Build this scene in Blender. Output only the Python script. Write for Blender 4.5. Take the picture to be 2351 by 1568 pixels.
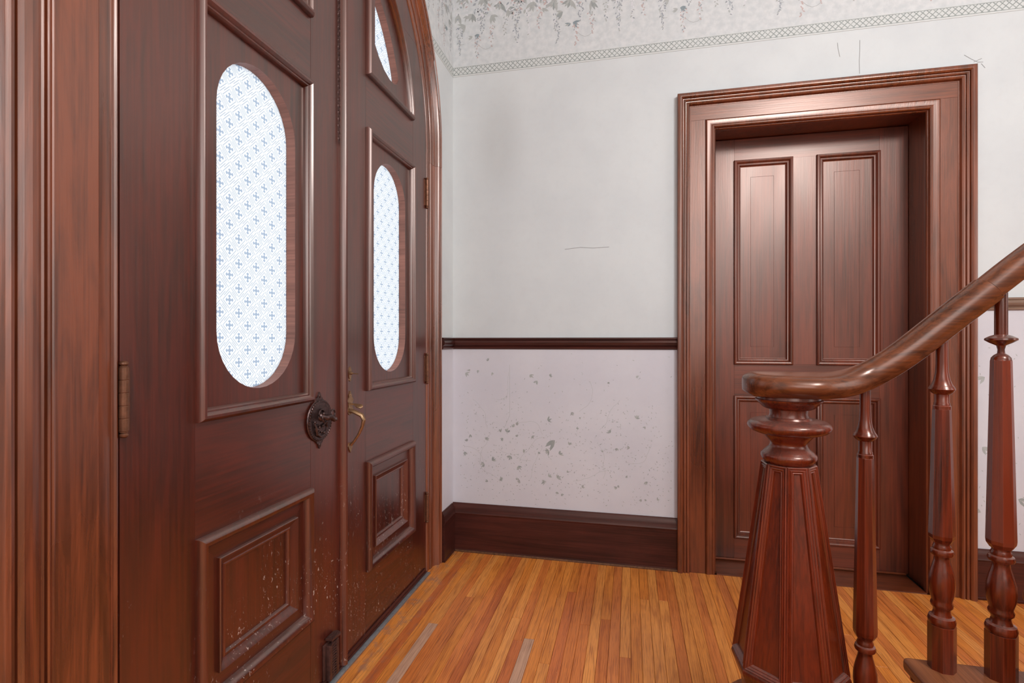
import bpy, bmesh, math, random
from mathutils import Vector
for o in list(bpy.data.objects): bpy.data.objects.remove(o)
scene = bpy.context.scene
C = scene.collection
R = math.radians

# ------------------------------------------------------------------ camera
cam_d = bpy.data.cameras.new('camera'); cam = bpy.data.objects.new('camera', cam_d); C.objects.link(cam)
cam_d.sensor_width = 36.0; cam_d.lens = 1190.0/2351*36.0; cam_d.clip_start = .02
cam.location = (0, 0, 1.10); cam.rotation_euler = (R(90), 0, R(12.8))
scene.camera = cam

# ------------------------------------------------------------------ world, lamps, exposure
w = bpy.data.worlds.new('sky'); scene.world = w; w.use_nodes = True
bg = w.node_tree.nodes['Background']; bg.inputs[0].default_value = (.93, .965, 1.0, 1); bg.inputs[1].default_value = 1.25
def area(name, loc, target, sx, sy, watts, col):
    d = bpy.data.lights.new(name, 'AREA'); d.shape = 'RECTANGLE'; d.size = sx; d.size_y = sy; d.energy = watts; d.color = col
    o = bpy.data.objects.new(name, d); C.objects.link(o); o.location = loc
    o.rotation_euler = (Vector(target)-Vector(loc)).to_track_quat('-Z', 'Y').to_euler()
    return o
area('ceiling_lamp_light', (1.55, -.25, 2.95), (.55, 2.2, .9), .5, .5, 34, (.98, .985, .99))
pd_ = bpy.data.lights.new('ceiling_fill_light', 'POINT'); pd_.energy = 46; pd_.shadow_soft_size = .2; pd_.color = (.97, .985, 1)  # added point light, brightens the ceiling and upper walls
po = bpy.data.objects.new('ceiling_fill_light', pd_); C.objects.link(po); po.location = (1.25, -.35, 2.72)
area('hall_fill_light', (.6, -2.3, 2.1), (.3, 2.0, 1.5), 2.2, 1.6, 34, (.92, .96, 1))  # added fill from behind the camera, no window is built there
area('stair_fill_light', (3.9, .6, 2.0), (0, 1.2, 1.3), 1.8, 2.0, 24, (.96, .98, 1))  # added side fill from the right, not a built window
vs = scene.view_settings
vs.view_transform = 'Standard'; vs.look = 'None'; vs.gamma = 1; vs.use_curve_mapping = False
vs.exposure = 0.0
scene.cycles.max_bounces = 10; scene.cycles.diffuse_bounces = 6

# ------------------------------------------------------------------ node helpers
class NT:
    def __init__(s, name):
        s.m = bpy.data.materials.new(name); s.m.use_nodes = True; s.t = s.m.node_tree; s.t.nodes.clear()
        s.out = s.t.nodes.new('ShaderNodeOutputMaterial')
    def n(s, typ, **kw):
        nd = s.t.nodes.new(typ)
        for k, v in kw.items(): setattr(nd, k, v)
        return nd
    def l(s, a, b): s.t.links.new(a, b)
    def put(s, sock, v):
        if isinstance(v, bpy.types.NodeSocket): s.l(v, sock)
        else: sock.default_value = v
    def math(s, op, a, b=0.0, c=None):
        nd = s.n('ShaderNodeMath', operation=op); s.put(nd.inputs[0], a); s.put(nd.inputs[1], b)
        if c is not None: s.put(nd.inputs[2], c)
        return nd.outputs[0]
    def mix(s, f, a, b, bt='MIX'):
        nd = s.n('ShaderNodeMix', data_type='RGBA', blend_type=bt); s.put(nd.inputs[0], f); s.put(nd.inputs[6], a); s.put(nd.inputs[7], b)
        return nd.outputs[2]
    def ramp(s, f, lo, hi, a=0.0, b=1.0):
        nd = s.n('ShaderNodeMapRange', interpolation_type='SMOOTHSTEP'); s.put(nd.inputs[0], f)
        for i, v in enumerate((lo, hi, a, b)): nd.inputs[1+i].default_value = v
        return nd.outputs[0]
    def noise(s, vec, scale, detail=4, rough=.55, dist=0.0):
        nd = s.n('ShaderNodeTexNoise'); s.l(vec, nd.inputs['Vector'])
        nd.inputs['Scale'].default_value = scale; nd.inputs['Detail'].default_value = detail
        nd.inputs['Roughness'].default_value = rough; nd.inputs['Distortion'].default_value = dist
        return nd.outputs[0]
    def scaled(s, vec, sc, off=None):
        m = s.n('ShaderNodeVectorMath', operation='MULTIPLY'); s.l(vec, m.inputs[0]); m.inputs[1].default_value = sc
        r = m.outputs[0]
        if off is not None:
            a = s.n('ShaderNodeVectorMath', operation='ADD'); s.l(r, a.inputs[0]); s.put(a.inputs[1], off); r = a.outputs[0]
        return r
    def bsdf(s, **kw):
        b = s.n('ShaderNodeBsdfPrincipled'); s.l(b.outputs[0], s.out.inputs[0])
        for k, v in kw.items(): s.put(b.inputs[k.replace('_', ' ')], v)
        return b
def col(r, g, b):
    f = lambda c: ((c/255+.055)/1.055)**2.4 if c > 10 else c/255/12.92
    return (f(r), f(g), f(b), 1)

def wood(name, light, dark, axis='z', rough=.30, ior=1.75, edge=.35, finew=.36, dist=1.4, tint=(1, .78, .69, 1), scuff=0.0, fine=180, top_grey=0.0, bump=.18, contrast=1.0):
    """stained and varnished timber; grain runs along the axis"""
    t = NT(name)
    tc = t.n('ShaderNodeTexCoord').outputs['Object']
    oi = t.n('ShaderNodeObjectInfo').outputs['Random']
    cv = t.n('ShaderNodeCombineXYZ'); k = t.math('MULTIPLY', oi, 37.0)
    for i in range(3): t.l(k, cv.inputs[i])
    L = lambda a, b: tuple(a if ax == axis else b for ax in 'xyz')
    v1 = t.scaled(tc, L(1.6, 16), cv.outputs[0]); v2 = t.scaled(tc, L(.02*fine, fine), cv.outputs[0]); v3 = t.scaled(tc, L(.9, 3.5), cv.outputs[0])
    n1 = t.noise(v1, 1.0, 6, .62, dist); n2 = t.noise(v2, 1.0, 3, .6); n3 = t.noise(v3, 1.0, 3, .5)
    f = t.math('ADD', t.math('MULTIPLY', t.ramp(n1, .3, .7), .5*contrast), t.math('MULTIPLY', t.ramp(n3, .3, .7), .4*contrast))
    f = t.math('ADD', f, t.math('MULTIPLY', t.ramp(n2, .35, .65), finew))
    c = t.mix(f, dark, light)
    if edge > 0:       # lighter tone along the arrises
        bv = t.n('ShaderNodeBevel', samples=4); bv.inputs['Radius'].default_value = .0022
        dt = t.n('ShaderNodeVectorMath', operation='DOT_PRODUCT'); t.l(bv.outputs[0], dt.inputs[0]); t.l(t.n('ShaderNodeNewGeometry').outputs['Normal'], dt.inputs[1])
        e = t.math('MULTIPLY', t.ramp(dt.outputs['Value'], .985, .85), t.ramp(n1, .35, .6, .3, 1.0))
        c = t.mix(t.math('MULTIPLY', e, edge), c, tuple(min(1, x*2.0+.02) for x in light[:3])+(1,))
    if top_grey > 0:  # upward faces mixed towards grey
        nz = t.n('ShaderNodeSeparateXYZ'); t.l(t.n('ShaderNodeNewGeometry').outputs['Normal'], nz.inputs[0])
        c = t.mix(t.math('MULTIPLY', t.ramp(nz.outputs[2], .35, .95), top_grey), c, col(150, 135, 128))
    if scuff > 0:
        sp = t.n('ShaderNodeSeparateXYZ'); t.l(tc, sp.inputs[0])
        low = t.ramp(sp.outputs[2], .80, .02)
        a = t.noise(t.scaled(tc, (95, 95, 62)), 1.0, 2, .5, .8); b = t.noise(t.scaled(tc, (5, 5, 4)), 1.0, 3, .6)
        a2 = t.noise(t.scaled(tc, (190, 190, 60), (3, 7, 1)), 1.0, 1, .5, 1.5)
        m = t.math('MULTIPLY', t.ramp(a, .68, .71), t.ramp(b, .45, .62)); m2 = t.math('MULTIPLY', t.ramp(a2, .71, .74), t.ramp(b, .44, .6))
        m = t.math('MULTIPLY', t.math('MAXIMUM', m, m2), t.math('MULTIPLY', low, scuff))
        c = t.mix(m, c, col(205, 190, 182))
    bp = t.n('ShaderNodeBump'); bp.inputs['Strength'].default_value = bump; bp.inputs['Distance'].default_value = .0012
    t.l(t.math('ADD', n2, t.math('MULTIPLY', n1, .8)), bp.inputs['Height'])
    t.bsdf(Base_Color=c, IOR=ior, Specular_Tint=tint, Roughness=t.ramp(n3, .2, .8, rough-.05, rough+.08), Normal=bp.outputs[0])
    return t.m

RED_L, RED_D = col(122, 56, 38), col(56, 20, 14)
CAS_L, CAS_D = col(124, 60, 32), col(38, 15, 9)
M = {}
for ax in 'xyz':
    M['door_'+ax] = wood('front_door_wood_'+ax, col(88, 27, 13), col(22, 6, 4), ax, .31, scuff=1.4, tint=(1, .84, .77, 1), top_grey=.2, ior=2.3, finew=.36, fine=150, contrast=1.0, dist=2.2)
    M['cas_'+ax] = wood('casing_wood_'+ax, CAS_L, CAS_D, ax, .29, ior=2.1, dist=2.6)
    M['int_'+ax] = wood('back_door_wood_'+ax, col(116, 48, 27), col(38, 13, 9), ax, .36, ior=2.05, fine=150)
    M['base_'+ax] = wood('baseboard_wood_'+ax, col(80, 38, 32), col(34, 14, 13), ax, .38, top_grey=.0, ior=1.5)
    M['stair_'+ax] = wood('stair_wood_'+ax, col(112, 38, 13), col(30, 10, 6), ax, .22, top_grey=.18, ior=1.75, edge=.8)
M['arch'] = wood('arch_casing_wood', col(132, 68, 40), col(46, 20, 12), 'z', .28, ior=2.2, tint=(1, .86, .80, 1), dist=3.0, fine=140)
M['rail'] = wood('handrail_wood', col(114, 60, 32), col(30, 13, 9), 'x', .24, contrast=1.15, edge=.3, fine=140, dist=2.0)
M['reveal'] = wood('glass_reveal_wood', col(150, 100, 86), col(96, 58, 48), 'x', .5, bump=.5)  # lighter tone paints in the glow from the panes
M['railpale'] = wood('pale_chair_rail_wood', col(150, 125, 108), col(98, 76, 64), 'x', .35)
M['tread'] = wood('worn_tread_wood', col(150, 92, 58), col(84, 44, 28), 'y', .4, ior=1.5)
M['strip'] = wood('weatherstrip', col(176, 146, 134), col(120, 88, 78), 'z', .4)
OAK = [(238, 150, 66), (244, 162, 80), (228, 134, 62), (216, 120, 58), (242, 158, 76), (234, 144, 60), (224, 134, 66)]
def oak(name, base, dark, rough=.36, amt=1.0, grime=.6):
    t = NT(name); tc = t.n('ShaderNodeTexCoord').outputs['Object']; oi = t.n('ShaderNodeObjectInfo').outputs['Random']
    cv = t.n('ShaderNodeCombineXYZ'); k = t.math('MULTIPLY', oi, 53.0)
    t.l(k, cv.inputs[0]); t.l(t.math('MULTIPLY', oi, 19.0), cv.inputs[1])
    off = t.scaled(tc, (1, 1, 1), cv.outputs[0])
    big = t.noise(t.scaled(off, (9, 1.3, 1)), 1.0, 3, .5, .6)
    # cathedral figure: contour lines of a stretched noise
    fg = t.noise(t.scaled(off, (13, .8, 1)), 1.0, 1.5, .4, .3)
    rings = t.math('ABSOLUTE', t.math('SUBTRACT', t.math('FRACT', t.math('MULTIPLY', fg, 8.0)), .5))
    fine = t.noise(t.scaled(off, (380, 7, 1)), 1.0, 2, .55); pore = t.noise(t.scaled(off, (800, 14, 1)), 1.0, 1, .5)
    f = t.math('ADD', t.math('MULTIPLY', t.ramp(rings, .30, .48), .24*amt), t.math('MULTIPLY', t.ramp(fine, .46, .68), .50*amt))
    f = t.math('ADD', f, t.math('MULTIPLY', t.ramp(pore, .55, .68), .35*amt)); f = t.math('MINIMUM', t.math('ADD', f, t.math('MULTIPLY', t.ramp(big, .35, .7), .25)), 1.0)
    c = t.mix(f, base, dark)
    # traffic scratches, whitish dirt along the threshold
    sp = t.n('ShaderNodeSeparateXYZ'); t.l(tc, sp.inputs[0])
    sc = t.noise(t.scaled(tc, (160, 60, 1), (2, 5, 0)), 1.0, 2, .5, 1.8); sc2 = t.noise(t.scaled(tc, (3, 3, 1)), 1.0, 2)
    c = t.mix(t.math('MULTIPLY', t.math('MULTIPLY', t.ramp(sc, .69, .73), t.ramp(sc2, .4, .6)), .45), c, col(236, 190, 140))
    near = t.ramp(sp.outputs[0], -.72, -.92); gr = t.noise(t.scaled(tc, (22, 14, 1)), 1.0, 5, .7)
    c = t.mix(t.math('MULTIPLY', t.math('MULTIPLY', near, t.ramp(gr, .48, .66)), grime), c, col(150, 118, 108))
    bp = t.n('ShaderNodeBump'); bp.inputs['Strength'].default_value = .2; bp.inputs['Distance'].default_value = .0006; bp.invert = True; t.l(f, bp.inputs['Height'])
    t.bsdf(Base_Color=c, Roughness=t.ramp(big, .2, .8, rough-.04, rough+.1), Normal=bp.outputs[0]); return t.m
M['oak'] = [oak('oak_floor_%s' % n, col(*c), col(int(c[0]*.66), int(c[1]*.52), int(c[2]*.42)))
            for n, c in zip(['amber', 'honey', 'russet', 'brown', 'gold', 'tawny', 'nut'], OAK)]
M['oakpale'] = oak('worn_pale_oak', col(214, 168, 138), col(140, 98, 76), .6, .8)

def plain(name, c, rough=.5, metal=0.0, nscale=40, amt=.25, bump=0.0):
    t = NT(name); tc = t.n('ShaderNodeTexCoord').outputs['Object']; n = t.noise(tc, nscale, 4)
    dk = tuple(x*(1-amt) for x in c[:3])+(1,)
    kw = dict(Base_Color=t.mix(t.ramp(n, .3, .7), dk, c), Roughness=rough, Metallic=metal)
    if bump:
        bp = t.n('ShaderNodeBump'); bp.inputs['Strength'].default_value = bump; bp.inputs['Distance'].default_value = .002
        t.l(n, bp.inputs['Height']); kw['Normal'] = bp.outputs[0]
    t.bsdf(**kw); return t.m
M['iron'] = plain('dark_bronze', col(104, 84, 82), .36, .8, 120, .5, .4)
M['ironp'] = plain('painted_iron', col(96, 66, 60), .42, .35, 90, .4, .3)
M['brass'] = plain('aged_brass', col(172, 138, 104), .36, .8, 90, .35, .15)
M['hinge'] = plain('brown_hinge', col(138, 96, 74), .36, .6, 60, .35, .15)
M['threshold'] = plain('grey_metal_threshold', col(158, 162, 166), .45, .5, 60, .25)
M['dark'] = plain('dark_gap', col(34, 20, 14), .8)
M['joint'] = plain('dusty_shoe', col(120, 84, 60), .6, 0, 80, .5)
M['ceil'] = plain('ceiling_plaster', (.80, .79, .77, 1), .8, 0, 8, .04)

def wallmat(name, base, tint, sc=3.0, grey_patch=False):
    t = NT(name); tc = t.n('ShaderNodeTexCoord').outputs['Object']
    n = t.noise(tc, sc, 4); n2 = t.noise(t.scaled(tc, (300, 300, 300)), 1.0, 2); n3 = t.noise(tc, 26, 5, .65)
    c = t.mix(t.ramp(n, .3, .7), base, tint); c = t.mix(t.math('MULTIPLY', t.ramp(n3, .45, .75), .045), c, col(150, 150, 152))
    if grey_patch:  # soft-edged greyer oval on the wall
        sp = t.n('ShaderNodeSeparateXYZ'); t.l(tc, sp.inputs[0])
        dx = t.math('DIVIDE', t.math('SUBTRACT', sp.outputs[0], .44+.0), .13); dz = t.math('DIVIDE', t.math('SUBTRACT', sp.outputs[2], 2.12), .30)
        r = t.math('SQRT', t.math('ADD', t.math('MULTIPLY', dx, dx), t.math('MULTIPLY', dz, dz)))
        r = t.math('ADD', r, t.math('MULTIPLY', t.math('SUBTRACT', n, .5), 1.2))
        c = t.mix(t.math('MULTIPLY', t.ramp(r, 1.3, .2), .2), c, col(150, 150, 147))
    bp = t.n('ShaderNodeBump'); bp.inputs['Strength'].default_value = .12; bp.inputs['Distance'].default_value = .001
    t.l(t.math('ADD', n2, n3), bp.inputs['Height'])
    t.bsdf(Base_Color=c, Roughness=.62, Normal=bp.outputs[0]); return t.m
M['paint'] = wallmat('off_white_paint', col(215, 221, 222), col(208, 214, 216), grey_patch=True)
M['paintl'] = wallmat('off_white_paint_side', col(215, 221, 222), col(208, 214, 216))
M['dado'] = wallmat('lilac_wallpaper', col(216, 216, 222), col(209, 209, 217))
M['frieze'] = wallmat('mottled_frieze_paper', col(216, 220, 221), col(201, 207, 209), 34)

def lattice(axis):
    t = NT('lattice_border_'+axis); tc = t.n('ShaderNodeTexCoord').outputs['Object']; sp = t.n('ShaderNodeSeparateXYZ'); t.l(tc, sp.inputs[0])
    a = sp.outputs[0 if axis == 'x' else 1]; z = t.math('SUBTRACT', sp.outputs[2], 2.4995)
    p = .0245
    def line(v, wd): return t.math('LESS_THAN', t.math('ABSOLUTE', t.math('SUBTRACT', t.math('FRACT', t.math('DIVIDE', v, p)), .5)), wd)
    l1 = line(t.math('ADD', a, z), .10); l2 = line(t.math('SUBTRACT', a, z), .10)
    e1 = t.math('LESS_THAN', t.math('ABSOLUTE', t.math('SUBTRACT', z, .0465)), .0014); e2 = t.math('LESS_THAN', t.math('ABSOLUTE', t.math('SUBTRACT', z, .0075)), .0014)
    ins = t.math('MULTIPLY', t.math('LESS_THAN', z, .0465), t.math('GREATER_THAN', z, .0075))
    m = t.math('MAXIMUM', t.math('MULTIPLY', t.math('MAXIMUM', l1, l2), ins), t.math('MAXIMUM', e1, e2))
    n = t.noise(tc, 90, 3)
    m = t.math('MULTIPLY', m, t.ramp(n, .2, .6, .45, .9))
    t.bsdf(Base_Color=t.mix(m, col(210, 215, 214), col(132, 142, 140)), Roughness=.6); return t.m
M['latx'] = lattice('x'); M['laty'] = lattice('y')

def etched():
    t = NT('etched_glass'); tc = t.n('ShaderNodeTexCoord').outputs['Object']; sp = t.n('ShaderNodeSeparateXYZ'); t.l(tc, sp.inputs[0])
    s = .0317
    p = t.math('DIVIDE', sp.outputs[1], s); q = t.math('DIVIDE', sp.outputs[2], s)
    u = t.math('MULTIPLY', t.math('ADD', p, q), .5); v = t.math('MULTIPLY', t.math('SUBTRACT', p, q), .5)
    a = t.math('SUBTRACT', t.math('FRACT', t.math('ADD', u, .5)), .5); b = t.math('SUBTRACT', t.math('FRACT', t.math('ADD', v, .5)), .5)
    y = t.math('ABSOLUTE', t.math('MULTIPLY', t.math('ADD', a, b), s)); z = t.math('ABSOLUTE', t.math('MULTIPLY', t.math('SUBTRACT', a, b), s))
    mx = t.math('MAXIMUM', y, z); mn = t.math('MINIMUM', y, z)
    # arm width: narrow in the middle, a flared foot and a small tip
    wd = t.math('ADD', .0017, t.math('MULTIPLY', t.ramp(mx, .0068, .0092), .0028))
    wd = t.math('SUBTRACT', wd, t.math('MULTIPLY', t.ramp(mx, .0098, .0128), .0040))
    arm = t.math('MULTIPLY', t.math('LESS_THAN', mn, wd), t.math('LESS_THAN', mx, .0130))
    hub = t.math('LESS_THAN', t.math('ADD', mx, mn), .0064)
    cross = t.math('MAXIMUM', arm, hub)
    def seg(c, d, pos, lo, hi, wdt=.015):
        k = t.math('LESS_THAN', t.math('ABSOLUTE', t.math('SUBTRACT', c, pos)), wdt)
        return t.math('MULTIPLY', k, t.math('MULTIPLY', t.math('GREATER_THAN', d, lo), t.math('LESS_THAN', d, hi)))
    ls = [seg(a, b, .34, -.36, .30), seg(a, b, -.34, -.30, .36), seg(b, a, .34, -.30, .36), seg(b, a, -.34, -.36, .30),
          seg(a, b, .45, -.20, .46), seg(a, b, -.45, -.46, .20), seg(b, a, .45, -.46, .12), seg(b, a, -.45, -.12, .46)]
    ln = ls[0]
    for k in ls[1:]: ln = t.math('MAXIMUM', ln, k)
    c = t.mix(t.math('MULTIPLY', ln, .9), (.93, .96, 1, 1), (.36, .43, .52, 1)); c = t.mix(t.math('MULTIPLY', cross, .9), c, (.36, .45, .58, 1))
    tr = t.n('ShaderNodeBsdfTranslucent'); t.l(c, tr.inputs[0]); gl = t.n('ShaderNodeBsdfGlossy'); gl.inputs['Roughness'].default_value = .25
    df = t.n('ShaderNodeBsdfDiffuse'); t.l(c, df.inputs[0])
    m0 = t.n('ShaderNodeMixShader'); m0.inputs[0].default_value = .12; t.l(tr.outputs[0], m0.inputs[1]); t.l(df.outputs[0], m0.inputs[2])
    m1 = t.n('ShaderNodeMixShader'); m1.inputs[0].default_value = .04; t.l(m0.outputs[0], m1.inputs[1]); t.l(gl.outputs[0], m1.inputs[2])
    t.l(m1.outputs[0], t.out.inputs[0]); return t.m
M['glass'] = etched()
for n, c in dict(p_leaf=(182, 187, 185), p_leafd=(160, 167, 166), p_blue=(166, 173, 180), p_teal=(142, 156, 162), p_rose=(200, 182, 180), p_white=(224, 226, 230), p_stem=(168, 171, 170), crack=(150, 150, 150)).items():
    M[n] = plain('print_'+n, col(*c), .65, 0, 60, .12)

# ------------------------------------------------------------------ mesh helpers
ORG = {}
def obj(name, bm, mat, parent=None, loc=None, smooth=True, angle=32, **props):
    """world-space bmesh -> object; origin at loc (or at its thing's origin)"""
    bmesh.ops.remove_doubles(bm, verts=bm.verts, dist=1e-6)
    bmesh.ops.recalc_face_normals(bm, faces=bm.faces)
    org = Vector(loc) if loc is not None else (ORG[parent.name] if parent else Vector((0, 0, 0)))
    for v in bm.verts: v.co -= org
    if smooth:
        for f in bm.faces: f.smooth = True
        ca = R(angle)
        for e in bm.edges:
            if len(e.link_faces) != 2 or e.calc_face_angle(0) > ca: e.smooth = False
    me = bpy.data.meshes.new(name); bm.to_mesh(me); bm.free()
    for m in (mat if isinstance(mat, list) else [mat]): me.materials.append(m)
    o = bpy.data.objects.new(name, me); C.objects.link(o); ORG[o.name] = org
    if parent: o.parent = parent; o.location = org-ORG[parent.name]
    else: o.location = org
    for k, v in props.items(): o[k] = v
    return o
def tag(o, label=None, cat=None, group=None, kind=None):
    for k, v in (('label', label), ('category', cat), ('group', group), ('kind', kind)):
        if v: o[k] = v
    return o
def empty(name, loc, *a, **k):
    o = bpy.data.objects.new(name, None); C.objects.link(o); o.location = loc; o.empty_display_size = .05; ORG[o.name] = Vector(loc)
    return tag(o, *a, **k)
def copy_tree(o, loc, parent=None):
    c = o.copy(); C.objects.link(c)
    if parent: c.parent = parent
    else: c.location = loc
    for ch in list(o.children): copy_tree(ch, None, c)
    return c
BM = bmesh.new
def box(bm, x0, x1, y0, y1, z0, z1, bev=0.0, seg=2):
    r = bmesh.ops.create_cube(bm, size=1.0); vv = r['verts']
    for v in vv: v.co = Vector(((x0+x1)/2+v.co.x*(x1-x0), (y0+y1)/2+v.co.y*(y1-y0), (z0+z1)/2+v.co.z*(z1-z0)))
    if bev:
        ee = list({e for v in vv for e in v.link_edges}); bmesh.ops.bevel(bm, geom=ee, offset=bev, segments=seg, affect='EDGES', profile=.5)
    return bm
MAPX = lambda p, q, h: Vector((h, p, q))       # a plane facing +x: (y, z), h = x
MAPY = lambda p, q, h: Vector((p, h, q))       # a plane facing -y: (x, z), h = y
MAPZ = lambda p, q, h: Vector((p, q, h))
def prism(bm, outer, a0, a1, mp, holes=()):
    loops = [outer]+list(holes); both = []
    for a in (a0, a1):
        edges = []; rings = []
        for lp in loops:
            vs_ = [bm.verts.new(mp(p, q, a)) for p, q in lp]; rings.append(vs_)
            edges += [bm.edges.new((vs_[i], vs_[(i+1) % len(vs_)])) for i in range(len(vs_))]
        if holes: bmesh.ops.triangle_fill(bm, use_beauty=True, use_dissolve=False, edges=edges)
        else: bm.faces.new(rings[0])
        both.append(rings)
    for r0, r1 in zip(*both):
        n = len(r0)
        for i in range(n): bm.faces.new((r0[i], r0[(i+1) % n], r1[(i+1) % n], r1[i]))
    return bm
def sweep(bm, path, prof, mp, base=0.0, closed=True):
    """sweep a closed profile [(offset to the left of the path, height)] along a flat path with mitred corners"""
    n = len(path); pts = [Vector(p) for p in path]; rings = []
    for i in range(n):
        d0 = (pts[i]-pts[i-1]) if (closed or i > 0) else None; d1 = (pts[(i+1) % n]-pts[i]) if (closed or i < n-1) else None
        ns = [Vector((-d.y, d.x)).normalized() for d in (d0, d1) if d is not None and d.length > 1e-9]
        m = ns[0] if len(ns) == 1 else (ns[0]+ns[1])/(1+ns[0].dot(ns[1]))
        rings.append([bm.verts.new(mp(pts[i].x+m.x*o, pts[i].y+m.y*o, base+h)) for o, h in prof])
    k = len(prof)
    for i in range(n if closed else n-1):
        a, b = rings[i], rings[(i+1) % n]
        for j in range(k): bm.faces.new((a[j], a[(j+1) % k], b[(j+1) % k], b[j]))
    if not closed: bm.faces.new(rings[0]); bm.faces.new(rings[-1][::-1])
    return bm
def lathe(bm, prof, c=(0, 0, 0), seg=40, phase=0.0, axis='z'):
    rings = []
    for z, r in prof:
        ring = []
        for i in range(seg):
            a = phase+2*math.pi*i/seg; p, q = max(r, 1e-5)*math.cos(a), max(r, 1e-5)*math.sin(a)
            v = {'z': Vector((p, q, z)), 'x': Vector((z, p, q)), 'y': Vector((p, z, q))}[axis]
            ring.append(bm.verts.new(v+Vector(c)))
        rings.append(ring)
    for a, b in zip(rings, rings[1:]):
        for i in range(seg): bm.faces.new((a[i], a[(i+1) % seg], b[(i+1) % seg], b[i]))
    bm.faces.new(rings[0]); bm.faces.new(rings[-1][::-1]); return bm
def tube(bm, pts, rad, seg=8, flat=1.0):
    pts = [Vector(p) for p in pts]; rings = []; n = len(pts)
    rad = rad if isinstance(rad, (list, tuple)) else [rad]*n; up = None
    for i in range(n):
        d = (pts[min(i+1, n-1)]-pts[max(i-1, 0)]).normalized()
        if up is None: up = d.orthogonal().normalized()
        up = (up-d*up.dot(d)).normalized(); s = d.cross(up)
        rings.append([bm.verts.new(pts[i]+(up*math.cos(2*math.pi*k/seg)+s*math.sin(2*math.pi*k/seg)*flat)*rad[i]) for k in range(seg)])
    for a, b in zip(rings, rings[1:]):
        for k in range(seg): bm.faces.new((a[k], a[(k+1) % seg], b[(k+1) % seg], b[k]))
    bm.faces.new(rings[0]); bm.faces.new(rings[-1][::-1]); return bm
def ball(bm, c, r, sc=(1, 1, 1), u=10, v=6):
    rr = bmesh.ops.create_uvsphere(bm, u_segments=u, v_segments=v, radius=r)
    for q in rr['verts']: q.co = Vector((q.co.x*sc[0], q.co.y*sc[1], q.co.z*sc[2]))+Vector(c)
def torus(bm, c, R_, r, axis='x', a0=0, a1=360, n=28, seg=8):
    pts = []
    full = abs(a1-a0) >= 360
    for i in range(n+1):
        a = R(a0+(a1-a0)*i/n); p, q = R_*math.cos(a), R_*math.sin(a)
        pts.append(Vector(c)+(Vector((0, p, q)) if axis == 'x' else Vector((p, 0, q)) if axis == 'y' else Vector((p, q, 0))))
    tube(bm, pts, r, seg)
def rect(a0, a1, b0, b1): return [(a0, b0), (a1, b0), (a1, b1), (a0, b1)]
def arc(cy, cz, r, a0, a1, n): return [(cy+r*math.cos(R(a0+(a1-a0)*i/n)), cz+r*math.sin(R(a0+(a1-a0)*i/n))) for i in range(n+1)]

# ------------------------------------------------------------------ dimensions
XW, YW, ZC = -.914, 2.61, 3.30          # left wall, back wall, ceiling
XD = -.945                              # face of the front door leaves
YC, ZS = 1.5525, 2.05                   # centre and springing of the arch
YN, XR = -2.40, 4.00

# ------------------------------------------------------------------ room shell
bm = BM(); out = [(YN, 0), (YC-.990, 0), (YC-.990, ZS)]+arc(YC, ZS, .985, 175, 150, 8)+arc(YC, ZS, .945, 140, 100, 8)
out += arc(YC, ZS, .910, 90, 60, 6)+arc(YC, ZS, .893, 50, 30, 5)+arc(YC, ZS, .880, 20, 0, 5)+[(YC+.880, 0), (YW+.15, 0), (YW+.15, ZC), (YN, ZC)]
prism(bm, out, XW-.20, XW, MAPX)
wl = tag(obj('wall_left', bm, M['paintl'], smooth=False), 'white painted wall around the arched front doorway', 'wall', kind='structure')
bm = BM(); prism(bm, [(XW, 0), (.37, 0), (.37, 2.13), (1.284, 2.13), (1.284, 0), (XR, 0), (XR, ZC), (XW, ZC)], YW, YW+.24, MAPY); box(bm, .2, 1.45, YW+.2405, YW+.30, 0, 2.3)  # last box is added behind the door to block outside light
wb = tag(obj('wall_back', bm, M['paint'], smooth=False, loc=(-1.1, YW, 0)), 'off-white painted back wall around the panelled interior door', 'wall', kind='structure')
bm = BM(); box(bm, XR, XR+.15, YN, YW+.15, 0, ZC)
tag(obj('wall_right', bm, M['paintl'], smooth=False), 'white painted wall past the staircase, out of frame', 'wall', kind='structure')
bm = BM(); box(bm, XW-.2, XR+.15, YN-.15, YN, 0, ZC)
tag(obj('wall_front', bm, M['paintl'], smooth=False), 'white painted wall behind the camera', 'wall', kind='structure')
bm = BM(); box(bm, XW-.2, XR+.15, YN-.15, YW+.15, ZC, ZC+.1)
tag(obj('ceiling', bm, M['ceil'], smooth=False), 'white plaster ceiling above the hall', 'ceiling', kind='structure')
bm = BM(); box(bm, XW-.2, XR+.15, YN-.15, YW+.3, -.12, -.008)
fl = tag(obj('floor', bm, M['dark'], smooth=False), 'narrow amber oak strip floor of the hall', 'floor', kind='structure')

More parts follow.
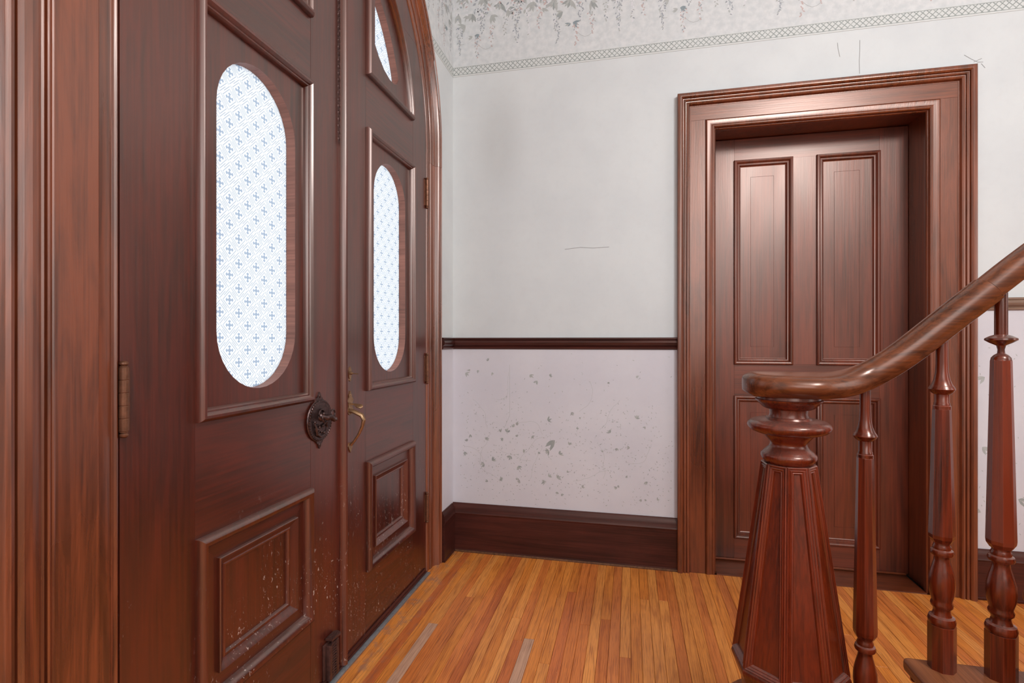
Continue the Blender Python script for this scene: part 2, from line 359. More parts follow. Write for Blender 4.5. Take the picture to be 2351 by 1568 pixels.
rnd = random.Random(11)
W_ = .0385; X0 = -.9585; MAINY = YW-.012
rest = BM(); nst = int((XR-X0)/W_)+1
for i in range(nst):
    xa = X0+i*W_; xb = min(xa+W_-.0009, XR)
    joints = []; y = MAINY-rnd.uniform(.3, 1.9)
    if i in (5, 15): y = {5: 1.905, 15: 1.885}[i]
    first = y
    while y > YN: joints.append(y); y -= rnd.uniform(.7, 1.9)
    ys = [MAINY]+joints+[YN]
    for j in range(len(ys)-1):
        yt, yb = ys[j]-.0006, ys[j+1]+.0006
        if yt-yb < .03: continue
        pale = i in (5, 15) and j == 1
        dz = rnd.uniform(-.0006, .0004)
        if yt > 1.10 and xa < 1.95:
            b_ = BM(); box(b_, xa, xb, yb, yt, -.010, dz, .0006, 1)
            m_ = M['oakpale'] if pale else rnd.choice(M['oak'])
            o_ = obj('floor_plank', b_, m_, fl, smooth=False)
            if pale: o_['label'] = 'worn greyish floor plank'
        else:
            box(rest, xa, xb, yb, yt, -.010, dz)
obj('floor_planks', rest, M['oak'][0], fl, smooth=False, kind='stuff')

# ------------------------------------------------------------------ wallpapers and borders (thin sheets glued to the walls)
bm = BM(); box(bm, XW+.001, .235, YW-.0012, YW, .20, 1.08); dl = obj('dado_wallpaper', bm, M['dado'], wb, smooth=False, label='lilac-grey dado wallpaper with leaf sprigs, left of the door')
bm = BM(); box(bm, 1.42, XR, YW-.0012, YW, .18, 1.25); dr = obj('dado_wallpaper', bm, M['dado'], wb, smooth=False)
bm = BM(); box(bm, XW, XW+.0012, YC+.881, YW-.0012, .20, 1.08); obj('dado_wallpaper', bm, M['dado'], wl, smooth=False)
bm = BM(); box(bm, XW+.001, XR, YW-.0012, YW, 2.55, ZC); fb = obj('frieze_wallpaper', bm, M['frieze'], wb, smooth=False, label='mottled frieze wallpaper with wisteria print')
bm = BM(); box(bm, XW+.001, XR, YW-.0020, YW, 2.4985, 2.5505); obj('wallpaper_border', bm, M['latx'], wb, loc=(0, 0, 0), smooth=False, label='grey lattice wallpaper border')
# the side wall: the papers follow the arched casing
bm = BM(); sa = math.degrees(math.asin((2.4985-ZS)/.893))
def arcpts(r, z0, z1, n):
    a0, a1 = math.degrees(math.asin((z0-ZS)/r)), math.degrees(math.asin(min(1, (z1-ZS)/r))); return arc(YC, ZS, r, a0, a1, n)
prism(bm, arcpts(.893, 2.4985, 2.5505, 4)[::-1]+[(YW-.0012, 2.4985), (YW-.0012, 2.5505)], XW, XW+.002, MAPX)
obj('wallpaper_border', bm, M['laty'], wl, smooth=False)
bm = BM(); prism(bm, [(YW-.0012, 2.5505), (YW-.0012, ZC), (YC, ZC)]+arc(YC, ZS, .897, 90, math.degrees(math.asin((2.5505-ZS)/.897)), 16), XW, XW+.0012, MAPX)
obj('frieze_wallpaper', bm, M['frieze'], wl, smooth=False)

# printed motifs
PM = [M[k] for k in ('p_leaf', 'p_leafd', 'p_blue', 'p_teal', 'p_rose', 'p_white', 'p_stem')]
class Print:
    def __init__(s, mp): s.bm = BM(); s.mp = mp; s.k = 0
    def poly(s, pts, mi):
        s.k = (s.k+1) % 40; h = -.00012*(1+s.k*.04)
        f = s.bm.faces.new([s.bm.verts.new(s.mp(p, q, h)) for p, q in pts]); f.material_index = mi
    def leaf(s, x, z, a, L, wd, mi):
        c, n = math.cos(a), math.sin(a); pts = []
        for t, ww in ((0, 0), (.25, .7), (.5, 1), (.75, .65), (1, 0), (.75, -.65), (.5, -1), (.25, -.7)):
            p, q = L*t, wd*ww; pts.append((x+p*c-q*n, z+p*n+q*c))
        s.poly(pts, mi)
    def line(s, pts, wd, mi):
        for (x0, z0), (x1, z1) in zip(pts, pts[1:]):
            d = Vector((x1-x0, z1-z0)); 
            if d.length < 1e-6: continue
            n = Vector((-d.y, d.x)).normalized()*wd/2
            s.poly([(x0+n.x, z0+n.y), (x1+n.x, z1+n.y), (x1-n.x, z1-n.y), (x0-n.x, z0-n.y)], mi)
    def spray(s, x, z, a, size, n, rnd, mis=(0, 1)):
        for i in range(n):
            aa = a+(i-(n-1)/2)*.42+rnd.uniform(-.15, .15)
            s.leaf(x, z, aa, size*rnd.uniform(.7, 1.1), size*.14, rnd.choice(mis))
    def raceme(s, x, z, L, wd, mi, rnd):
        n = int(L/.0065)
        for i in range(n):
            t = i/n; ww = wd*(1-t)**.75
            for k in range(1+int(ww/.010)):
                m = mi if rnd.random() < .45 else rnd.choice((0, 5, mi, 2))
                s.leaf(x+rnd.uniform(-ww, ww), z-L*t+rnd.uniform(-.003, .003), rnd.uniform(3.6, 5.8), rnd.uniform(.008, .015), rnd.uniform(.0022, .004), m)
def wist(pr, u0, rnd, sgn=1):
    X = lambda d: u0+sgn*d
    for d, z, a, sz, n in ((.02, 2.83, -2.0, .06, 4), (.06, 2.765, 3.6, .045, 4), (.25, 2.86, 4.4, .06, 5), (.20, 2.80, 5.2, .05, 4), (.42, 2.84, 4.6, .055, 4), (.47, 2.80, 5.4, .04, 3), (.10, 2.82, 4.3, .055, 5), (.30, 2.83, 4.9, .055, 4), (.37, 2.88, 4.2, .06, 5),
                           (.16, 2.90, 4.8, .06, 5), (.05, 2.92, 4.5, .06, 4), (.49, 2.93, 4.9, .06, 4), (.27, 2.95, 4.6, .06, 5)):
        pr.spray(X(d), z, a if sgn > 0 else math.pi-a, sz, n, rnd, (0, 0, 1))
    pr.spray(X(.11), 2.705, 5.9, .04, 3, rnd, (3, 3)); pr.spray(X(.10), 2.70, 3.4, .03, 3, rnd, (3, 0))
    for d, z, L, wd, mi in ((.125, 2.70, .115, .014, 4), (.205, 2.75, .115, .016, 4), (.335, 2.80, .165, .024, 2), (.275, 2.78, .09, .012, 0), (.455, 2.79, .10, .016, 4), (.40, 2.80, .13, .012, 5), (.03, 2.76, .15, .02, 2), (.15, 2.86, .15, .035, 2), (.35, 2.92, .14, .035, 2), (.50, 2.90, .10, .03, 4)):
        pr.raceme(X(d), z, L, wd, mi, rnd)
    pts = [(X(.045+.028*math.cos(a)), 2.70+.035*math.sin(a)) for a in [1.2+.25*i for i in range(16)]]
    pr.line(pts, .0016, 6); pr.line([(X(.13+.02*i), 2.655-.03*math.sin(i*.7)) for i in range(5)], .0014, 6)
    for i in range(240):
        z = rnd.uniform(2.80, 3.0); pr.leaf(X(rnd.uniform(0, .52)), z, rnd.uniform(3.4, 6), rnd.uniform(.010, .028), rnd.uniform(.003, .007), rnd.choice((0, 2, 2, 5, 5, 5, 4)))
r2 = random.Random(5)
pr = Print(lambda p, q, h: Vector((p, YW-.0013+h, q)))
for k in range(10):
    wist(pr, XW+.01+.515*k, random.Random(5+k % 2))
for f in list(pr.bm.faces):
    if any(v.co.x < XW+.002 for v in f.verts): bmesh.ops.delete(pr.bm, geom=[f], context='FACES')
obj('wisteria_print', pr.bm, PM, wb, smooth=False, kind='stuff', label='printed wisteria clusters and leaves')
pr = Print(lambda p, q, h: Vector((XW+.0013-h, p, q)))
wist(pr, YW-.01, random.Random(9), -1)
for f in list(pr.bm.faces):
    if any(math.hypot(v.co.y-YC, v.co.z-ZS) < .92 or v.co.y > YW-.003 for v in f.verts): bmesh.ops.delete(pr.bm, geom=[f], context='FACES')
obj('wisteria_print', pr.bm, PM, wl, smooth=False, kind='stuff')
pr = Print(lambda p, q, h: Vector((p, YW-.0013+h, q)))
# sprigs on the dado paper
for x, z, a, s_, n in ((-.845, .935, -.6, .05, 4), (-.78, .95, -.9, .035, 3), (-.70, .94, -1.3, .04, 3), (-.50, .93, -.8, .05, 4), (-.46, .90, -2.2, .05, 4), (-.40, .93, -.2, .04, 4),
                       (-.37, .60, 3.9, .075, 3), (-.40, .545, 3.6, .055, 5), (-.35, .53, .6, .05, 4), (-.30, .58, 1.0, .04, 4), (-.60, .51, 4.2, .055, 5), (-.56, .46, 5.2, .05, 4),
                       (-.74, .46, 3.4, .05, 5), (-.70, .48, .7, .05, 4), (-.85, .52, 5.0, .045, 4), (-.66, .38, .4, .04, 4), (-.72, .37, 2.9, .04, 3), (-.42, .39, 3.6, .05, 4),
                       (-.36, .41, .5, .05, 5), (-.31, .44, .8, .03, 3), (-.62, .63, 1.2, .05, 5), (-.58, .66, 2.4, .04, 4), (-.64, .60, 4.0, .04, 4), (.03, .93, -.5, .03, 4), (-.10, .90, 4.2, .03, 3),
                       (-.02, .43, .8, .035, 3), (-.06, .38, 3.6, .04, 3), (-.26, .66, .9, .03, 4), (-.24, .72, 4, .025, 3), (-.13, .55, 2, .03, 3)):
    pr.spray(x, z, a, s_*(.8 if n == 3 and s_ > .07 else .5), n, r2, (0, 1, 0))
for i in range(760):
    x = r2.uniform(-.88, .20); z = r2.gauss(.52, .18)
    if .27 < z < 1.04: pr.leaf(x, z, r2.uniform(0, 6.28), r2.uniform(.005, .013), r2.uniform(.0008, .0018), r2.choice((0, 0, 0, 6, 1)))
for k in range(30):
    pr.spray(r2.uniform(-.85, .15), min(1.0, max(.33, r2.gauss(.55, .18))), r2.uniform(0, 6.2), r2.uniform(.014, .024), r2.choice((3, 4, 5)), r2, (0, 1, 6))
for k in range(14):
    x, z, a = r2.uniform(-.8, .1), r2.uniform(.35, .8), r2.uniform(0, 6.28); pts = []
    for j in range(14): pts.append((x, z)); x += .014*math.cos(a); z += .014*math.sin(a); a += r2.uniform(-.35, .45)
    pts = [q for q in pts if .27 < q[1] < 1.03 and -.9 < q[0] < .2]
    pr.line(pts, .0009, 0)
pr.line([(-.605, .98), (-.604, .72), (-.63, .66)], .0012, 0)
for i in range(260):
    x = r2.uniform(1.46, 2.2); z = r2.uniform(.28, 1.1)
    if i % 9 == 0: pr.spray(x, z, r2.uniform(0, 6), .04, 3, r2, (0, 1))
    else: pr.leaf(x, z, r2.uniform(0, 6.28), r2.uniform(.006, .015), .0016, 0)
obj('leaf_print', pr.bm, PM, wb, smooth=False, kind='stuff', label='printed leaf sprigs')
pr = Print(lambda p, q, h: Vector((p, YW-.0002+h, q)))
for pts in ([(1.005, 2.45), (1.005, 2.405), (1.003, 2.36), (1.004, 2.30)], [(.915, 2.45), (.918, 2.42), (.925, 2.385)], [(1.405, 2.335), (1.43, 2.315), (1.455, 2.298), (1.475, 2.296)], [(1.44, 2.300), (1.47, 2.312)], [(1.468, 2.290), (1.482, 2.27)],
            [(-.32, 1.565), (-.24, 1.572), (-.18, 1.566), (-.10, 1.568)]): pr.line(pts, .0022, 0)
obj('plaster_crack', pr.bm, [M['crack']], wb, smooth=False, kind='stuff', label='hairline cracks in the painted plaster')

# ------------------------------------------------------------------ baseboards and chair rails
BP = [(0, 0), (.019, 0), (.021, .010), (.017, .013), (.017, .192), (.0195, .194), (.021, .200), (.018, .206), (.0165, .222), (.012, .236), (.007, .243), (.006, .250), (0, .250)]
RP = [(0, 0), (.004, 0), (.010, .004), (.011, .010), (.006, .014), (.008, .017), (.017, .024), (.019, .034), (.015, .044), (.008, .047), (.012, .051), (.012, .058), (.0, .060)]
def run_back(bm, x0, x1, prof, z0, s=1.0):
    a = [bm.verts.new((x0, YW-o, z0+h*s)) for o, h in prof]; b = [bm.verts.new((x1, YW-o, z0+h*s)) for o, h in prof]; k = len(prof)
    for j in range(k): bm.faces.new((a[j], a[(j+1) % k], b[(j+1) % k], b[j]))
    bm.faces.new(a); bm.faces.new(b[::-1])
def run_left(bm, y0, y1, prof, z0, s=1.0):
    a = [bm.verts.new((XW+o, y0, z0+h*s)) for o, h in prof]; b = [bm.verts.new((XW+o, y1, z0+h*s)) for o, h in prof]; k = len(prof)
    for j in range(k): bm.faces.new((a[j], a[(j+1) % k], b[(j+1) % k], b[j]))
    bm.faces.new(a); bm.faces.new(b[::-1])
st = dict(kind='structure')
bm = BM(); run_back(bm, XW, .224, BP, .001); bb = tag(obj('baseboard_back', bm, M['base_x'], loc=(XW, YW, 0)), 'dark brown baseboard along the back wall left of the door', 'baseboard', **st)
bm = BM(); box(bm, XW+.02, .224, YW-.026, YW-.0205, 0, .010, .001); obj('shoe_strip', bm, M['joint'], bb)
bm = BM(); run_left(bm, YC+.885, YW-.021, BP, .001); tag(obj('baseboard_left', bm, M['base_y'], loc=(XW, YC+.885, 0)), 'short dark baseboard between the arched casing and the corner', 'baseboard', **st)
bm = BM(); run_back(bm, 1.436, XR, BP, .001, .85); tag(obj('baseboard_back', bm, M['base_x'], loc=(1.436, YW, 0)), 'dark brown baseboard right of the interior door', 'baseboard', **st)
bm = BM(); run_back(bm, XW, .224, RP, 1.060); cr = tag(obj('trim_1', bm, M['base_x'], loc=(XW, YW, 1.06)), 'dark brown chair rail on the back wall left of the door', 'chair rail', **st)
bm = BM(); run_left(bm, YC+.885, YW-.0195, RP, 1.060); tag(obj('trim_2', bm, M['base_y'], loc=(XW, YC+.885, 1.06)), 'short dark chair rail between the arched casing and the corner', 'chair rail', **st)
bm = BM(); run_back(bm, 1.436, XR, RP, 1.232, .92); tag(obj('trim_3', bm, M['railpale'], loc=(1.436, YW, 1.232)), 'paler brown chair rail right of the interior door', 'chair rail', **st)

# ------------------------------------------------------------------ arched casing of the front doorway
CPL = [(.800, -.99), (.800, -.941), (.803, -.938), (.8765, -.938), (.878, -.9345), (.8805, -.9335), (.883, -.9345), (.8840, -.9365), (.8852, -.9345), (.8875, -.9335), (.8895, -.935), (.8905, -.941), (.8955, -.943),
       (.8985, -.9360), (.9005, -.9330), (.9030, -.9300), (.9040, -.9310), (.9075, -.9230), (.9160, -.9160), (.9260, -.9135), (.9360, -.9155), (.9420, -.9205), (.9440, -.9280), (.9460, -.9300), (.9470, -.9210), (.9510, -.9130), (.9580, -.9090), (.9640, -.9110), (.9675, -.9170), (.9690, -.9190), (1.015, -.9190), (1.0155, -.95)]
def cprof(s):      # s = 0 on the right jamb, 1 on the left jamb: the right side is narrower, squeezed by the corner
    o = []
    for r, x in CPL:
        rr = .80+(r-.80)*.50; xx = x
        o.append((rr+(r-rr)*s, xx+(x-xx)*s))
    return o
def stations(a0, a1, n): return [(a0+(a1-a0)*i/n) for i in range(n+1)]
def casing(bm, st_):
    """st_: list of (centre z, angle, s)"""
    rings = []
    for z, a, s in st_:
        d = (math.cos(R(a)), math.sin(R(a))); rings.append([bm.verts.new((x, YC+r*d[0], z+r*d[1])) for r, x in cprof(s)])
    k = len(CPL)
    for a, b in zip(rings, rings[1:]):
        for j in range(k): bm.faces.new((a[j], a[(j+1) % k], b[(j+1) % k], b[j]))
    bm.faces.new(rings[0]); bm.faces.new(rings[-1][::-1])
tr = empty('trim_4', (XD, YC, 0), 'moulded reddish wood casing arching around the front double doors', 'door casing', kind='structure')
bm = BM(); casing(bm, [(0, 0, 0), (ZS-.09, 0, 0)]); obj('casing_jamb', bm, M['arch'], tr, angle=25)
bm = BM(); casing(bm, [(ZS-.089, 0, 0)]+[(ZS, a, a/180) for a in stations(0, 180, 48)]+[(ZS-.089, 180, 1)]); obj('casing_arch', bm, M['arch'], tr, angle=25)
bm = BM(); casing(bm, [(ZS-.09, 180, 1), (0, 180, 1)]); obj('casing_jamb', bm, M['arch'], tr, angle=25)
# door lining with its bead, and the stop behind the leaves
LP = [(.7605, -1.05), (.7605, -.9525), (.7612, -.946), (.7635, -.9415), (.7675, -.9395), (.7715, -.9415), (.7735, -.9455), (.776, -.9445), (.7985, -.9425), (.7985, -1.05)]
def ring_arch(bm, prof, z0=0.0):
    rings = [[bm.verts.new((x, YC+r, z0)) for r, x in prof]]
    for a in stations(0, 180, 48): rings.append([bm.verts.new((x, YC+r*math.cos(R(a)), ZS+r*math.sin(R(a)))) for r, x in prof])
    rings.append([bm.verts.new((x, YC-r, z0)) for r, x in prof]); k = len(prof)
    for a, b in zip(rings, rings[1:]):
        for j in range(k): bm.faces.new((a[j], a[(j+1) % k], b[(j+1) % k], b[j]))
    bm.faces.new(rings[0]); bm.faces.new(rings[-1][::-1])
bm = BM(); ring_arch(bm, LP); obj('door_lining', bm, M['arch'], tr)
bm = BM(); ring_arch(bm, [(.735, -1.03), (.735, -.992), (.7605, -.992), (.7605, -1.03)]); obj('door_stop', bm, M['cas_z'], tr)
bm = BM(); box(bm, -1.10, -.921, YC-.7575, YC+.7575, .0005, .0075, .001)
th = tag(obj('trim_5', bm, M['threshold'], loc=(-.93, YC, 0)), 'grey metal threshold strip under the front double doors', 'threshold', kind='structure')

# ------------------------------------------------------------------ front double doors
MOLD = [(0, -.002), (0, .009), (.003, .015), (.008, .0195), (.014, .0195), (.019, .015), (.021, .010), (.0245, .0095), (.027, .006), (.029, .000), (.030, -.007), (.002, -.007)]
MOLD2 = [(0, -.002), (0, .009), (.004, .016), (.011, .020), (.019, .018), (.025, .011), (.028, .004), (.031, -.004), (.031, -.007), (.002, -.007)]
INNER = [(0, -.007), (0, .004), (.002, .0065), (.005, .005), (.012, -.001), (.022, -.006), (.025, -.0045), (.029, -.0055), (.0325, -.012), (.0325, -.016), (0, -.016)]
XB = -.990
def oval(cy, hw, z0, z1, n=18):
    return arc(cy, z1-hw, hw, 0, 180, n)+arc(cy, z0+hw, hw, 180, 360, n)
def sliver_ring(root, y0, y1, z0, z1, wd, x0, x1, mats):
    g = .0004
    for pts, m in (([(y0, z0), (y1, z0), (y1-wd, z0+wd), (y0+wd, z0+wd)], mats[1]), ([(y1, z0+g), (y1, z1-g), (y1-wd, z1-wd-g), (y1-wd, z0+wd+g)], mats[0]),
                   ([(y1, z1), (y0, z1), (y0+wd, z1-wd), (y1-wd, z1-wd)], mats[1]), ([(y0, z1-g), (y0, z0+g), (y0+wd, z0+wd+g), (y0+wd, z1-wd-g)], mats[0])):
        bm = BM(); prism(bm, pts, x0, x1, MAPX); obj('panel_border', bm, m, root, smooth=False)
def circ_z(y, r): return ZS+math.sqrt(r*r-(y-YC)**2)
def circ_y(z, r, s): return YC+s*math.sqrt(r*r-(z-ZS)**2)
def leaf(name, label, s, hin, st_h, st_l, meet, zj):
    """s = -1 left leaf, +1 right leaf; hin: hinge edge, st_h / st_l: panel edges next to hinge and lock stile, meet: meeting edge"""
    root = empty(name, (XD, hin, 0), label, 'front door', None, 'structure')
    Z, Y = M['door_z'], M['door_y']; lo, hi = min(st_h, st_l), max(st_h, st_l); RO, RI = .7575, .590; g = .0006
    # stiles
    bm = BM(); pts = [(hin, .016), (st_h-s*-g, .016)] 
    inner = [(st_h, .016), (st_h, 2.085)]
    a_in0 = math.degrees(math.asin((2.085-ZS)/RI)); a_in1 = math.degrees(math.asin((zj-ZS)/RI)); a_o1 = math.degrees(math.asin((zj-ZS)/RO))
    A = lambda r, a: (YC+s*r*math.cos(R(a)), ZS+r*math.sin(R(a)))
    pl = [(hin, .016), (st_h, .016), (st_h, 2.085)]+[A(RI, a_in0+(a_in1-a_in0)*i/8) for i in range(9)]+[A(RO, a_o1*(1-i/12)) for i in range(13)]
    prism(bm, pl, XB, XD, MAPX); obj('hinge_stile', bm, Z, root, smooth=False)
    a_in2 = math.degrees(math.acos(abs(st_l-YC)/RI)); a_o2 = math.degrees(math.acos(abs(st_l-YC)/RO))
    pl = [A(RI, a_in1+.08+(a_in2-a_in1-.08)*i/10) for i in range(11)]+[A(RO, a_o2+(a_o1+.08-a_o2)*i/14) for i in range(15)]
    bm = BM(); prism(bm, pl, XB, XD, MAPX); obj('arch_rail', bm, Z, root, smooth=False)
    bm = BM(); pl = [(st_l-s*g, .016), (meet, .016), (meet, circ_z(meet, RO)), (st_l-s*g, circ_z(st_l, RO))]; prism(bm, pl, XB, XD, MAPX); obj('lock_stile', bm, Z, root, smooth=False)
    for z0, z1 in ((.016, .262), (.648, .928), (1.880, 2.090)):
        bm = BM(); prism(bm, rect(lo+g, hi-g, z0, z1), XB, XD-.0002, MAPX); obj('rail', bm, Y, root, smooth=False)
    # oval glazed panel
    z0, z1 = .918, 1.888; cy = (lo+hi)/2; hw = .1475 if s < 0 else .142
    bm = BM(); sweep(bm, rect(lo, hi, z0, z1), MOLD, MAPX, XD); mo = obj('panel_moulding', bm, Z, root, angle=40)
    ov = oval(cy, hw, .978, 1.816)
    bm = BM(); prism(bm, rect(lo+.012, hi-.012, z0+.012, z1-.012), -.984, -.950, MAPX, [ov]); pn = obj('oval_glazed_panel', bm, Z, root, smooth=False)
    ring = BM(); ow = oval(cy, hw+.0003, .9777, 1.8163); n = len(ov)
    for i in range(n):
        j = (i+1) % n; a = [(-.9505, *ov[i]), (-.9505, *ov[j]), (-.9785, *ov[j]), (-.9785, *ov[i])]
        ring.faces.new([ring.verts.new((q[0], cy+(q[1]-cy)*.999, q[2])) for q in a])
    obj('glass_reveal', ring, M['reveal'], pn)
    bm = BM(); bm.faces.new([bm.verts.new((-.980, p, q)) for p, q in oval(cy, hw+.003, .975, 1.819)]); obj('oval_glass_pane', bm, M['glass'], pn, smooth=False)
    # lower raised-and-fielded panel
    z0, z1 = .253, .657
    bm = BM(); sweep(bm, rect(lo, hi, z0, z1), MOLD2, MAPX, XD); lm = obj('panel_moulding', bm, Z, root, angle=40)
    sliver_ring(root, lo+.028, hi-.028, z0+.028, z1-.028, .040, -.975, -.9495, (Z, Y))
    bm = BM(); sweep(bm, rect(lo+.067, hi-.067, z0+.067, z1-.067), INNER, MAPX, XD); obj('inner_moulding', bm, Z, root, angle=30)
    bm = BM(); prism(bm, rect(lo+.095, hi-.095, z0+.095, z1-.095), -.980, -.9585, MAPX); obj('centre_panel', bm, Z, root, smooth=False)
    # arched upper panel with its curved glass
    pa = [(st_l, 2.082), (circ_y(2.082, .60, s), 2.082)]
    a0 = math.degrees(math.asin((2.082-ZS)/.60)); a1 = math.degrees(math.acos(abs(st_l-YC)/.60))
    pa += [(YC+s*.60*math.cos(R(a0+(a1-a0)*i/18)), ZS+.60*math.sin(R(a0+(a1-a0)*i/18))) for i in range(1, 19)]
    if s < 0: pa = pa[::-1]
    bm = BM(); sweep(bm, pa, MOLD, MAPX, XD); obj('panel_moulding', bm, Z, root, angle=40)
    def shrink(p, d):
        n = len(p); o = []
        for i in range(n):
            a, b, c = Vector(p[i-1]), Vector(p[i]), Vector(p[(i+1) % n]); n0 = Vector((-(b-a).y, (b-a).x)).normalized(); n1 = Vector((-(c-b).y, (c-b).x)).normalized()
            m = (n0+n1)/(1+n0.dot(n1)); o.append(tuple(b+m*d))
        return o
    gy = st_l+s*.080     # straight side of the curved pane
    gl = [(gy, 2.237), (gy+s*.030, 2.207), (gy+s*.075, 2.178), (gy+s*.125, 2.163), (gy+s*.165, 2.163), (gy+s*.190, 2.174)]
    b0 = math.degrees(math.asin((2.20-ZS)/.493)); b1 = math.degrees(math.acos(abs(gy-YC)/.493))
    gl += [(YC+s*.493*math.cos(R(b0+(b1-b0)*i/16)), ZS+.493*math.sin(R(b0+(b1-b0)*i/16))) for i in range(17)]
    bm = BM(); prism(bm, shrink(pa, .012), -.984, -.950, MAPX, [gl]); pn2 = obj('arched_glazed_panel', bm, Z, root, smooth=False)
    cen = Vector((sum(p for p, q in gl)/len(gl), sum(q for p, q in gl)/len(gl)))
    ring = BM(); n = len(gl)
    for i in range(n):
        j = (i+1) % n; f = lambda q: (cen.x+(q[0]-cen.x)*.998, cen.y+(q[1]-cen.y)*.998)
        A0, B0 = f(gl[i]), f(gl[j]); ring.faces.new([ring.verts.new(q) for q in ((-.9505, *A0), (-.9505, *B0), (-.9785, *B0), (-.9785, *A0))])
    obj('glass_reveal', ring, M['reveal'], pn2)
    bm = BM(); bm.faces.new([bm.verts.new((-.980, cen.x+(p-cen.x)*1.015, cen.y+(q-cen.y)*1.015)) for p, q in gl]); obj('arched_glass_pane', bm, M['glass'], pn2, smooth=False)
    # sweep strip at the foot of the leaf
    bm = BM(); a, b = min(hin, meet), max(hin, meet); box(bm, XD, XD+.007, a+.004, b-.012, .016, .030, .0015); box(bm, XD, XD+.011, a+.004, b-.012, .011, .017, .001); obj('door_sweep', bm, M['base_y'], root)
    return root
dL = leaf('door_1', 'left front door leaf with dark ornate round knob plate and hanging chain', -1, YC-.7575, .970, 1.399, 1.5850, 2.445)
dR = leaf('door_2', 'right front door leaf with brass pull handle, further from the camera', 1, YC+.7575, 2.161, 1.737, 1.5935, 2.445)
# astragal on the left leaf, pale strip on the edge of the right leaf
AST = [(1.556, XD), (1.556, XD+.006), (1.560, XD+.008), (1.562, XD+.0145), (1.567, XD+.0205), (1.574, XD+.022), (1.580, XD+.018), (1.583, XD+.010), (1.5855, XD+.006), (1.5855, XD)]
bm = BM(); a = [bm.verts.new((x, y, .018)) for y, x in AST]; b = [bm.verts.new((x, y, 2.80)) for y, x in AST]; k = len(AST)
for j in range(k): bm.faces.new((a[j], a[(j+1) % k], b[(j+1) % k], b[j]))
bm.faces.new(a); bm.faces.new(b[::-1]); obj('astragal', bm, M['door_z'], dL)
bm = BM(); box(bm, -.975, XD+.0045, 1.5865, 1.5928, .012, 1.30, .0012); box(bm, -.975, XD+.001, 1.5865, 1.5928, 1.301, 2.79, .0005); obj('weatherstrip', bm, M['strip'], dR, label='pale worn strip on the meeting edge')

# hinges
def hinge(root, y, zc, side):
    h = .142; z0 = zc-h/2+.010; x, r = XD+.0065, .0082
    bm = BM(); prof = [(z0, .0001), (z0, r)]
    n = 5; sg = (h-.020)/n
    prof = []
    for i in range(n):
        a, b = z0+i*sg, z0+(i+1)*sg; prof += [(a+.0002, r-.0008), (a+.0012, r), (b-.0012, r), (b-.0002, r-.0008)]
    lathe(bm, prof, (x, y, 0), 20)
    lo_ = [(z0-.0125, .0015), (z0-.0118, .0045), (z0-.009, .0075), (z0-.006, .0078), (z0-.0035, .0055), (z0-.0025, .0050), (z0-.0018, .0076), (z0, .0076)]
    hb = obj('hinge', bm, M['hinge'], root)
    top = z0+h-.020
    bm = BM(); lathe(bm, lo_, (x, y, 0), 20); obj('hinge_finial', bm, M['hinge'], hb)
    bm = BM(); lathe(bm, [(top+(z0-z), rr) for z, rr in lo_], (x, y, 0), 20); obj('hinge_finial', bm, M['hinge'], hb)
    bm = BM(); box(bm, XD, XD+.002, min(y, y+side*.016), max(y, y+side*.016), z0, top); obj('hinge_leaf', bm, M['hinge'], hb)
for zc in (.312, .990, 1.850): hinge(dL, YC-.7575+.003, zc, 1)
for zc in (.312, .972, 1.805): hinge(dR, YC+.7575+.002, zc, -1)

# ornate round knob plate on the left leaf
ky, kz = 1.440, .855
bm = BM(); lathe(bm, [(XD, .062), (XD+.004, .066), (XD+.007, .064), (XD+.009, .056), (XD+.0075, .050), (XD+.007, .001)], (0, ky, kz), 40, axis='x')
pts = []
for sg in (1, -1):
    prism(bm, [(ky-.020, kz+sg*.058), (ky-.014, kz+sg*.070), (ky-.007, kz+sg*.074), (ky-.005, kz+sg*.082), (ky, kz+sg*.088), (ky+.005, kz+sg*.082), (ky+.007, kz+sg*.074), (ky+.014, kz+sg*.070), (ky+.020, kz+sg*.058)], XD, XD+.005, MAPX)
    ball(bm, (XD+.005, ky, kz+sg*.076), .005, (.7, 1, 1.3))
kp = obj('knob_plate', bm, M['iron'], dL, label='dark bronze round plate with rope edge')
bm = BM()
for i in range(44):
    a = 2*math.pi*i/44; c = Vector((XD+.0085, ky+.0595*math.cos(a), kz+.0595*math.sin(a))); d = Vector((0, -math.sin(a+.7), math.cos(a+.7)))*.0042
    tube(bm, [c-d, c, c+d], [.0012, .0028, .0012], 6)
obj('rope_rim', bm, M['iron'], kp)
bm = BM()
torus(bm, (XD+.009, ky-.018, kz-.024), .012, .0026, a0=40, a1=330); torus(bm, (XD+.009, ky+.020, kz-.026), .013, .0026, a0=-120, a1=170)
torus(bm, (XD+.010, ky+.002, kz+.020), .013, .0024, a0=-60, a1=230); torus(bm, (XD+.010, ky+.022, kz+.006), .010, .0024, a0=0, a1=250)
tube(bm, [(XD+.010, ky-.036, kz-.006), (XD+.013, ky-.030, kz-.020), (XD+.012, ky-.026, kz-.040), (XD+.010, ky-.004, kz-.050), (XD+.010, ky+.014, kz-.046)], [.002, .0036, .004, .0034, .002])
for p in ((-.034, -.002), (-.010, -.020), (.008, -.018), (.014, -.040), (.030, -.010), (.0, -.036)): ball(bm, (XD+.011, ky+p[0], kz+p[1]), .0042, (.8, 1, 1))
obj('scrollwork', bm, M['iron'], kp)
bm = BM(); lathe(bm, [(XD+.007, .015), (XD+.012, .013), (XD+.016, .0085), (XD+.028, .0075), (XD+.033, .011)], (0, ky+.004, kz+.010), 20, axis='x')
